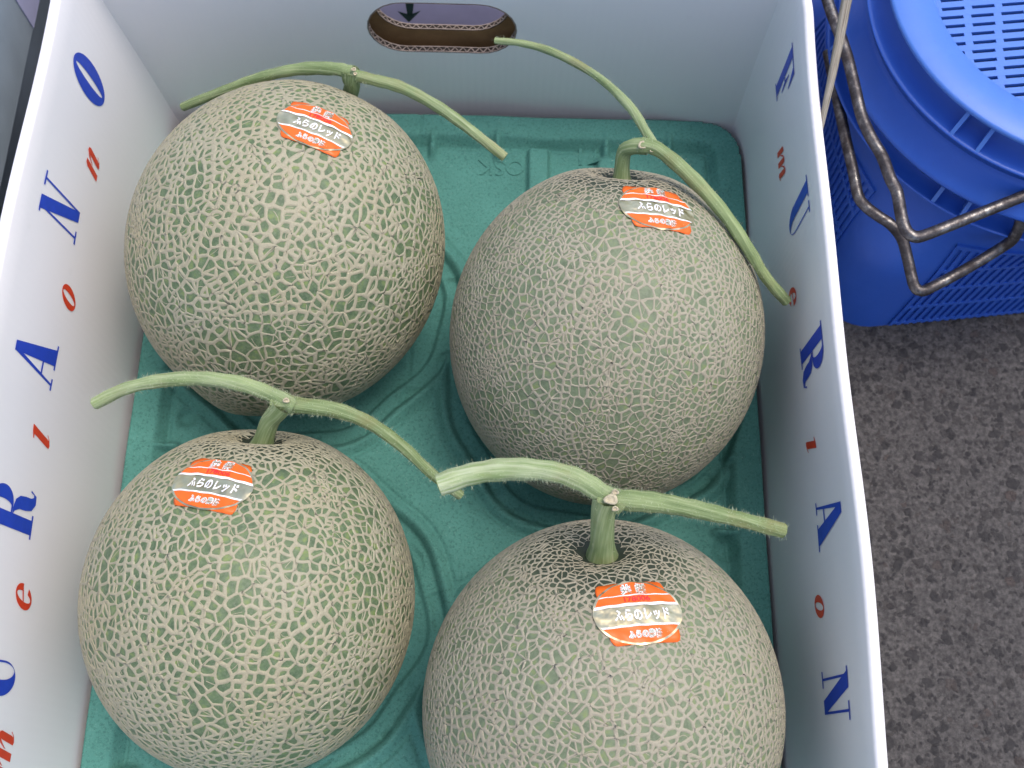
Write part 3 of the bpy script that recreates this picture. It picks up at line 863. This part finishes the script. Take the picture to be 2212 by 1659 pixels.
hair_rng = np.random.default_rng(5)
def hairs(V, N, radii_ok, count, length, mb):
    V = np.asarray(V); N = np.asarray(N)
    for _ in range(count):
        i = hair_rng.integers(0, len(V)); p = V[i] + hair_rng.normal(0, 0.0006, 3); n = N[i] + hair_rng.normal(0, 0.25, 3); n /= np.linalg.norm(n)
        L = length * hair_rng.uniform(0.5, 1.2); t = np.cross(n, hair_rng.normal(0, 1, 3)); t /= np.linalg.norm(t); t2 = np.cross(n, t)
        r = 0.000055
        p = p - n * 0.0008
        mb.add([p + t * r, p - 0.5 * t * r + 0.87 * t2 * r, p - 0.5 * t * r - 0.87 * t2 * r, p + n * (L + 0.0008)], [[0, 1, 3], [1, 2, 3], [2, 0, 3]])

def build_melon(key):
    o = MEL[key]; base = (o.c[0], o.c[1], o.c[2] - o.a)
    root = thing('netted_melon', LABELS[key], 'melon', base, 'netted melons in the box')
    mr, mn = NETM[key]
    V, f, th = rind_mesh(o)
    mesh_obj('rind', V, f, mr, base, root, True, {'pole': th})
    nc, nv, seed, wb, hh = NETP[key]
    U, HT, AT, faces = netting(o, nc, nv, seed, wb, hh)
    thn = np.arccos(np.clip(U[:, 2], -1, 1))
    HT = HT * (1 - 0.35 * np.clip((thn - 1.5) / 1.2, 0, 1))
    mesh_obj('netting', surf(o, U, HT), faces, mn, base, root, True, {'cord': AT})
    # stem
    sd_ = STEMS[key]
    pole = surf(o, np.array([[0, 0, 1.0]]))[0]
    ped = []
    for x, y, z in sd_['ped']:
        ped.append(pole - o.n * 0.001 if z is None else at(x, y, z))
    mbv = MB(); AL = []; AR = []; PA = []
    pales = {'D': {'left': (0.10, 0.75), 'right': (0.05, 0.0)}, 'C': {'left': (0.15, 0.35), 'right': (0.0, 0.1)}, 'B': {'left': (0.25, 0.2), 'right': (0.05, 0.0)}, 'A': {'left': (0.05, 0.1), 'right': (0.1, 0.35)}}[key]
    pv = catmull(ped, 22)
    rp = sd_['rp']
    rad = [rp * (1 + 0.42 * math.exp(-(i / 21 / 0.10) ** 2) - 0.06 * math.sin(i / 21 * math.pi) + 0.12 * (i / 21) ** 3) for i in range(22)]
    def rag(n, r0, r1, flare=0.0):
        return [(r0 + (r1 - r0) * i / (n - 1)) * (1 + 0.035 * math.sin(i * 1.3) + 0.03 * math.sin(i * 0.47 + 1)) for i in range(n)]
    hmb = MB()
    def piece(path, radii, ridges, depth, nh, hl, pl=(0.12, 0.12)):
        v_, f_, al, ar, nn = tube(path, radii, 20, ridges, depth, None, 14.0)
        mbv.add(v_, f_); AL.extend(al); AR.extend(ar); PA.extend([pl[0] + (pl[1] - pl[0]) * (q_ / max(al)) for q_ in al])
        hairs(v_, nn, None, nh, hl, hmb)
        return v_
    piece(pv, rad, 5, 0.035, 60, 0.0008)
    big = key in 'CD'
    ends = []
    for arm, rr_ in (('left', sd_['rl']), ('right', sd_['rr'])):
        P = catmull([at(*q_) for q_ in sd_[arm]], 44)
        v_ = piece(P, rag(44, *rr_), 6, 0.055, 1700 if big else 900, 0.0010 if big else 0.0007, pales[arm])
        ends.append((P, v_))
    # rounded starts
    for P, v_ in ends:
        c_ = P[0]; n0 = len(mbv.v); mbv.v.append(tuple(c_)); AL.append(0); AR.append(0); PA.append(0.1)
        off = [i for i, q_ in enumerate(mbv.v) if abs(q_[0] - v_[0][0]) + abs(q_[1] - v_[0][1]) + abs(q_[2] - v_[0][2]) < 1e-9][0]
        for k in range(20): mbv.f.append([off + k, off + (k + 1) % 20, n0])
    stem = mesh_obj('stem', mbv.v, mbv.f, m_stem, base, root, True, {'along': AL, 'around': AR, 'pale': PA})
    ho = hmb.obj('stem_hair', m_hair, base, stem); ho['kind'] = 'stuff'
    # cut ends, hollowed
    for P, v_ in ends:
        rim = np.array(v_[-20:]); c_ = rim.mean(0); t = P[-1] - P[-2]; t /= np.linalg.norm(t)
        mb = MB()
        R0 = rim + t * 0.00005; R1 = c_ + (rim - c_) * 0.72 + t * 0.00035; R2 = c_ + (rim - c_) * 0.35 - t * 0.0006
        VV = list(R0) + list(R1) + list(R2) + [c_ - t * 0.0012]
        F = []
        for k in range(20):
            k2 = (k + 1) % 20
            F += [[k, k2, 20 + k2, 20 + k], [20 + k, 20 + k2, 40 + k2, 40 + k], [40 + k, 40 + k2, 60]]
        mb.add(VV, F); mb.obj('cut_end', m_cut, base, stem, True)
    # pale scars where the leaf and tendril were cut at the joint
    J = ped[-1]; vd = CAM - J; vd /= np.linalg.norm(vd)
    sx = np.array(RC[:, 0]); sy = -np.array(RC[:, 1])
    mbs = MB()
    spots = {'A': [(0.0015, 0.0005, 0.0013), (0.0022, -0.0016, 0.0010)], 'B': [(-0.0012, 0.0004, 0.0024), (0.0030, -0.0020, 0.0013)], 'C': [(0.0012, 0.0014, 0.0015)], 'D': [(0.0014, -0.0012, 0.0028), (0.0030, 0.0016, 0.0015), (0.0030, -0.0048, 0.0014)]}[key]
    for dx, dy, r in spots:
        c_ = J + sx * dx + sy * dy + vd * (rp * 0.92)
        ax = sx * r; ay = sy * r * 0.75; az = vd * 0.0007
        VV = []; F = []
        for (s1, zz) in ((1.0, -0.6), (1.0, 0.5), (0.62, 1.0), (0.5, 0.3)):
            for k in range(12):
                a = 2 * math.pi * k / 12; w_ = s1 * (1 + 0.12 * math.sin(3 * a + dx * 3000))
                VV.append(c_ + ax * w_ * math.cos(a) + ay * w_ * math.sin(a) + az * zz)
        VV.append(c_ + az * 0.15)
        for l_ in range(3):
            for k in range(12): k2 = (k + 1) % 12; F.append([l_ * 12 + k, l_ * 12 + k2, l_ * 12 + 12 + k2, l_ * 12 + 12 + k])
        for k in range(12): F.append([36 + k, 36 + (k + 1) % 12, 48])
        mbs.add(VV, F)
    mbs.obj('scar', m_scar, base, stem, True)
    # sticker
    px, rot = STICK[key]
    c0 = ellip_hit(o, px)
    loc = o.M.T @ (c0 - o.c); nl = loc / np.array([o.a ** 2, o.a ** 2, o.b ** 2]); nw = o.M @ nl; nw /= np.linalg.norm(nw)
    er = np.array(RC[:, 0]); er = er - nw * er.dot(nw); er /= np.linalg.norm(er); eu = np.cross(nw, er)
    if eu @ (-RC[:, 1]) < 0: eu = -eu
    a_ = math.radians(-rot); e1 = math.cos(a_) * er + math.sin(a_) * eu; e2 = -math.sin(a_) * er + math.cos(a_) * eu
    Sx = np.array([1 / o.a, 1 / o.a, 1 / o.b])
    def lay(u, v_, off):
        p = c0 + e1 * u + e2 * v_ + nw * 0.002
        q_ = o.M.T @ (p - o.c); k = 1 / np.linalg.norm(q_ * Sx); s2 = o.M @ (q_ * k)
        n2 = o.M @ (q_ * k / np.array([o.a ** 2, o.a ** 2, o.b ** 2])); n2 /= np.linalg.norm(n2)
        wr = 0.00016 * math.sin(u * 900 + v_ * 300 + rot) + 0.00013 * math.sin(v_ * 1300 + u * 500 + rot) + 0.0007 * max(0, abs(u) / 0.0182 - 0.78) * (1 + math.sin(v_ * 400 + rot))
        return o.c + s2 + n2 * (hh + 0.00035 + wr + off)
    EA, EB = 0.0182, 0.0136
    def panel(name, ulim, lo, hi, off, mat, parent, nu=40, nv_=9, rim=False):
        us = np.linspace(ulim[0], ulim[1], nu); VV = []
        for u in us:
            a, b = lo(u), hi(u); b = max(a, b)
            for j in range(nv_): VV.append(lay(u, a + (b - a) * j / (nv_ - 1), off))
        return mesh_obj(name, VV, grid_faces(nu, nv_), mat, base, parent, True)
    RW, RH, rc = 0.0142, 0.0132, 0.0025
    shear = 0.10
    def rect_hi(u):
        e = RW - abs(u); 
        return RH - (rc - math.sqrt(max(0, rc * rc - (rc - e) ** 2)) if e < rc else 0)
    # parallelogram: sheared on laying
    lay0 = lay
    VV = []; us = np.linspace(-RW, RW, 36)
    for u in us:
        h_ = rect_hi(u)
        for j in range(11):
            v_ = -h_ + 2 * h_ * j / 10; VV.append(lay0(u - shear * v_, v_, 0.0))
    stk = mesh_obj('sticker', VV, grid_faces(36, 11), m_orange, base, root, True)
    mod = stk.modifiers.new('t', 'SOLIDIFY'); mod.thickness = 0.00012; mod.offset = -1
    def el(k): return lambda u: EB * k * math.sqrt(max(0, 1 - (u / (EA * k)) ** 2))
    E1, E0 = el(1.0), el(0.945)
    foil = panel('gold_foil', (-EA, EA), lambda u: -E1(u), E1, 0.00022, m_gold, stk, 48, 15)
    def band(name, v0, v1, off, mat, inset=0.945):
        Ei = el(inset); A_i = EA * inset
        # widest reach of the band inside the ellipse
        vm = 0 if v0 * v1 < 0 else min(abs(v0), abs(v1))
        um = A_i * math.sqrt(max(0, 1 - (vm / (EB * inset)) ** 2))
        return panel(name, (-um, um), lambda u: max(v0, -Ei(u)) if v0 < 0 else min(v0, Ei(u)), lambda u: min(v1, Ei(u)) if v1 > 0 else max(v1, -Ei(u)), off, mat, stk, 44, 7)
    B_ = EB
    band('orange_band', 0.25 * B_, 0.99 * B_, 0.00032, m_orange)
    band('orange_band', -0.99 * B_, -0.44 * B_, 0.00032, m_orange)
    band('white_line', 0.50 * B_, 0.53 * B_, 0.00040, m_wprint)
    band('white_line', 0.17 * B_, 0.255 * B_, 0.00040, m_wprint, 0.975)
    band('white_line', -0.455 * B_, -0.40 * B_, 0.00040, m_wprint, 0.975)
    def words(name, txt, size, offs, cu, cv, sxs, off, mat, spacing=1.0, tgt=None):
        v_, f_ = text_geo(txt, size, offs, 0.0, spacing)
        if not len(v_): return
        if tgt:
            sc = (np.array(tgt) / np.maximum(v_.max(0) - v_.min(0), 1e-9))
            v_ = v_ * sc
        VV = [lay(cu + x, cv + y, off) for x, y in v_]
        return mesh_obj(name, VV, f_, mat, base, stk, False)
    def both(txt, cu, cv, tgt, bold, core):
        words('print', txt, 0.01, bold, cu, cv, 1, 0.00046, m_wprint, tgt=tgt)
        if core: words('print', txt, 0.01, 0.0, cu, cv, 1, 0.00052, core, tgt=(tgt[0] * 0.94, tgt[1] * 0.86))
    both('共', -0.0030, 0.71 * B_, (0.0046, 0.0050), 0.00075, m_gprint)
    both('撰', 0.0030, 0.71 * B_, (0.0046, 0.0050), 0.00075, m_gprint)
    words('print', '178006', 0.01, 0.0002, 0.0006, 0.385 * B_, 1, 0.00046, m_rprint, tgt=(0.0105, 0.0024))
    words('print', 'ふらのレッド', 0.01, 0.00035, 0.0012, -0.115 * B_, 1, 0.00046, m_wprint, tgt=(0.0222, 0.0052))
    both('ふらの農協', 0.0008, -0.69 * B_, (0.0135, 0.0036), 0.0007, m_gprint)
    return root
for k in 'ABCD': build_melon(k)

# ------------------------------------------------------------------ blue baskets
BC = np.array([0.487, 0.360])
RT = math.radians(7.2)
def lathe(prof, n=128, c=BC):
    V = []; 
    for k in range(n):
        a = 2 * math.pi * k / n
        for r, z in prof: V.append((c[0] + r * math.cos(a), c[1] + r * math.sin(a), z))
    return V, grid_faces(n, len(prof), True)
def roundsq(a, half, rad):
    """radius of a rounded square at polar angle a (own axes)"""
    c_, s_ = abs(math.cos(a)), abs(math.sin(a)); k = half - rad
    r = half / max(c_, s_)
    x, y = r * c_, r * s_
    if x > k and y > k:
        b = k * (c_ + s_); d = 2 * k * k - rad * rad
        r = b + math.sqrt(max(0, b * b - d))
    return r
UP = thing('plastic_basket', 'upper blue plastic basket with a slotted round bottom, stacked on another beside the box', 'basket', (BC[0], BC[1], 0.10), 'stacked blue baskets')
UB = (BC[0], BC[1], 0.10)
ringp = [(0.0790, 0.1235), (0.0790, 0.1292), (0.0797, 0.1300), (0.0895, 0.1303), (0.0990, 0.1300), (0.1000, 0.1294), (0.1003, 0.1278), (0.0994, 0.1272), (0.0905, 0.1272)]
V, f = lathe(ringp); mesh_obj('base_ring', V, f, m_lblue, UB, UP)
V, f = lathe([(0.0905, 0.1274), (0.0910, 0.1140), (0.1030, 0.1138), (0.1046, 0.1140), (0.1052, 0.1132), (0.1046, 0.1124), (0.1020, 0.1120), (0.1024, 0.1075), (0.096, 0.106)])
mesh_obj('flange', V, f, m_blue, UB, UP)
def ribs(rl, r0, r1, z0, z1, base, parent, mat):
    for a in rl:
        a = math.radians(a); d = np.array([math.cos(a), math.sin(a), 0]); t = np.array([-math.sin(a), math.cos(a), 0])
        c_ = np.array([BC[0], BC[1], 0]); V = []
        for s_ in (-0.0010, 0.0010):
            for rr_, zz in ((r0, z0), (r1, z0), (r1 - (r1 - r0) * 0.55, z1), (r0, z1)): V.append(c_ + d * rr_ + t * s_ + np.array([0, 0, zz]))
        mb = MB(); mb.add(V, [[0, 1, 2, 3], [7, 6, 5, 4], [0, 4, 5, 1], [1, 5, 6, 2], [2, 6, 7, 3]])
        mb.obj('rib', mat, base, parent)
RA = [165, 172, 226, 234, 286, 294, 345, 353, 45, 53, 105, 113]
ribs(RA, 0.0907, 0.1044, 0.1139, 0.1273, UB, UP, m_lblue)
# slotted bottom: real bars and webs
mb = MB(); cr, sr = math.cos(RT), math.sin(RT)
E1 = np.array([cr, sr, 0]); E2 = np.array([-sr, cr, 0])
pit, slot, col, web = 0.00515, 0.00185, 0.0152, 0.0038
RF = 0.0792; zf = 0.1248
rows = int(RF / pit) + 1
for i in range(-rows, rows + 1):
    v0 = i * pit
    hv = (pit - slot) / 2
    m_ = max(abs(v0 - hv), abs(v0 + hv))
    if m_ >= RF: continue
    L = math.sqrt(RF * RF - m_ * m_)
    c_ = np.array([BC[0], BC[1], zf]) + E2 * v0
    mb.box(c_, E1 * L, E2 * hv, (0, 0, 0.0011))
    vs = v0 + pit / 2
    if abs(vs) + slot / 2 >= RF: continue
    Ls = math.sqrt(RF * RF - (abs(vs) + slot / 2) ** 2)
    sh = (i % 2) * 0.0006 + i * 0.0012
    k0 = int((-Ls - sh) / col) - 1
    for k in range(k0, k0 + 2 * int(Ls / col) + 5):
        u = k * col + sh
        if abs(u) > Ls - 0.001: continue
        mb.box(np.array([BC[0], BC[1], zf]) + E2 * vs + E1 * u, E1 * web / 2, E2 * (slot / 2), (0, 0, 0.00105))
mb.obj('slotted_base', m_lblue, UB, UP)
V, f = lathe([(0.0788, 0.1235), (0.0770, 0.108), (0.0765, 0.085)]); mesh_obj('inner_wall', V, f, m_blue, UB, UP)

LO = thing('plastic_basket', 'lower blue plastic basket with slotted sides, standing on the asphalt under the other basket', 'basket', (BC[0], BC[1], GZ), 'stacked blue baskets')
LB = (BC[0], BC[1], GZ)
V, f = lathe([(0.080, 0.1085), (0.1020, 0.1078), (0.1042, 0.1040), (0.1075, 0.0965), (0.1110, 0.0918), (0.1122, 0.0905), (0.1118, 0.0890), (0.1000, 0.0888)])
mesh_obj('shoulder', V, f, m_blue, LB, LO)
V, f = lathe([(0.1000, 0.0890), (0.1000, 0.0752), (0.1110, 0.0748), (0.1125, 0.0756), (0.1132, 0.0748), (0.1125, 0.0738), (0.1070, 0.0735)])
mesh_obj('flange', V, f, m_blue, LB, LO)
ribs([a + 7 for a in RA], 0.1002, 0.1124, 0.0750, 0.0889, LB, LO, m_lblue)
HALF, RADC = 0.0990, 0.028
NB = 160; zs = np.linspace(0.0740, GZ, 14)
V = []
def body_r(a, z):
    t = (0.0752 - z) / (0.0752 - GZ)
    k = min(1, t * 2.2); k = k * k * (3 - 2 * k)
    return (1 - k) * 0.1070 + k * roundsq(a - RT, HALF, RADC)
def body_pt(a, z, off=0.0):
    r = body_r(a, z) + off; return np.array([BC[0] + r * math.cos(a), BC[1] + r * math.sin(a), z])
for i in range(NB):
    a = 2 * math.pi * i / NB
    for z in zs: V.append(body_pt(a, z))
mesh_obj('body', V, grid_faces(NB, len(zs), True), m_blue, LB, LO)
# raised lattice round the slots of the near and left sides
for side, a0 in (('near', -90), ('left', 180)):
    mb = MB()
    ac = math.radians(a0) + RT
    nrm_ = np.array([math.cos(ac), math.sin(ac), 0]); tx_ = np.array([-math.sin(ac), math.cos(ac), 0])
    ncol = 24; span = 0.060; pz = 0.0235
    zl = np.arange(GZ + 0.005, 0.052, pz)
    def sp(s_, z, off):
        a = ac + math.atan2(s_, HALF); return body_pt(a, z, off)
    # vertical bars follow the wall in three pieces
    for k in range(ncol + 1):
        s_ = -span + 2 * span * k / ncol; hw = 0.00125
        zz = np.linspace(GZ + 0.002, 0.050, 9)
        VV = []
        for z in zz:
            for ds, off in ((-hw, -0.0004), (-hw, 0.0014), (hw, 0.0014), (hw, -0.0004)): VV.append(sp(s_ + ds, z, off))
        F = []
        for i in range(8):
            for c_ in range(3): F.append([i * 4 + c_, i * 4 + c_ + 1, i * 4 + 5 + c_, i * 4 + 4 + c_])
        mb.add(VV, F)
    for zc in np.append(zl, 0.0505):
        ss = np.linspace(-span - 0.00125, span + 0.00125, 26); VV = []
        for s_ in ss:
            for dz, off in ((-0.0013, -0.0004), (-0.0013, 0.00155), (0.0013, 0.00155), (0.0013, -0.0004)): VV.append(sp(s_, zc + dz, off))
        F = []
        for i in range(25):
            for c_ in range(3): F.append([i * 4 + c_, i * 4 + c_ + 1, i * 4 + 5 + c_, i * 4 + 4 + c_])
        mb.add(VV, F)
    mb.obj('lattice', m_blue, LB, LO)

def px(l, o, s_): return [((o[0] + x / s_) / 1.1573, (o[1] + y / s_) / 1.1573) for x, y in l]
def handle(pts, zs_, base, parent, r=0.0029):
    P = catmull([at(p[0], p[1], z) for p, z in zip(pts, zs_)], 150)
    V, f, al, ar, nn = tube(P, [r] * len(P), 14)
    mesh_obj('wire_handle', V, f, m_steel, base, parent)
h1 = px([(300, -110), (345, 60), (445, 330), (520, 560), (585, 830), (640, 1060), (720, 1250), (830, 1440), (905, 1640)], (1980, 0), 3.6875) + \
     px([(800, 130), (835, 330), (870, 470), (915, 550), (1000, 590), (1120, 560), (1400, 450), (1800, 290), (2115, 165), (2500, 10)], (2050, 450), 4.147)
z1 = [.108, .108, .107, .106, .105, .104, .1035, .103, .1025, .102, .101, .1005, .100, .100, .100, .101, .102, .103, .104]
handle(h1, z1, UB, UP)
h2 = px([(330, 480), (395, 800), (445, 1040), (495, 1280), (560, 1560)], (1980, 0), 3.6875) + \
     px([(395, 160), (470, 270), (600, 370), (745, 470), (850, 610), (905, 800), (945, 980), (985, 1110), (1060, 1150), (1180, 1100), (1500, 930), (1850, 720), (1990, 620), (2060, 500), (2100, 380), (2200, 300)], (2050, 450), 4.147)
z2 = [.070, .070, .069, .068, .067, .066, .066, .066, .066, .064, .061, .059, .058, .058, .058, .060, .066, .074, .082, .088, .094]
handle(h2, z2, LB, LO)

# dry vine leaning between the box and the baskets
P = catmull([at(1850, -90, .165), at(1829, 0, .155), at(1814, 80, .148), at(1800, 150, .143), at(1784, 225, .136), at(1768, 300, .127)], 40)
V, f, al, ar, nn = tube(P, [0.0022 * (1 - 0.55 * (i / 39) ** 2) for i in range(40)], 12, 4, 0.12, 0.7, 6)
tag(mesh_obj('dry_vine', V, f, m_vine, P[0], None, True, {'along': al, 'around': ar}), 'pale dried vine stalk sticking up between the white box and the blue baskets', 'stalk')
bpy.data.objects['dry_vine'].location = tuple(P[0])

# ------------------------------------------------------------------ neighbouring cartons
NBX = thing('carton', 'white carton, its shaded side painted grey, standing close along the left of the white box', 'carton', (-0.12, 0.28, GZ))
nb = (-0.12, 0.28, GZ)
mb = MB(); mb.box((-0.0445, 0.30, (0.093 + 0.128) / 2), (0.0025, 0, 0), (0, 0.26, 0), (0, 0, (0.128 - 0.093) / 2)); mb.obj('lid_edge', m_grey, nb, NBX)
mb = MB(); mb.box((-0.0905, 0.30, (GZ + 0.127) / 2), (0.0025, 0, 0), (0, 0.26, 0), (0, 0, (0.127 - GZ) / 2)); mb.obj('side_panel', m_grey, nb, NBX)
mb = MB(); mb.box((-0.123, 0.30, 0.1305), (0.0800, 0, 0), (0, 0.26, 0), (0, 0, 0.0023)); mb.obj('lid', m_white, nb, NBX)
mb = MB(); mb.box((-0.0416, 0.392, 0.110), (0.0003, 0, 0), (0, 0.044, 0), (0, 0, 0.0165)); mb.obj('lavender_panel', m_lav, nb, NBX)  # panel on the lid edge, stands in for part of another box beyond
BK = thing('carton', 'lavender carton with a dark green arrow, seen through the hand hole', 'carton', (0.17, 0.50, GZ))
bb_ = (0.17, 0.50, GZ)
mb = MB(); mb.box((0.17, 0.500, (GZ + 0.07) / 2), (0.20, 0, 0), (0, 0.07, 0), (0, 0, (0.07 - GZ) / 2)); mb.obj('carton_body', m_lav, bb_, BK)
mb = MB()
for pts in ([(0.1385, 0.034), (0.1462, 0.034), (0.1425, 0.010), (0.1395, 0.010)], [(0.1335, 0.0135), (0.1410, 0.0105), (0.1480, 0.0145), (0.1400, 0.0035)]):
    mb.add([(x, 0.4298 - 0.0001 * (pts[0][1] < 0.01), z) for x, z in pts], [[0, 1, 2, 3]])
mb.obj('printed_arrow', m_dkgreen, bb_, BK)
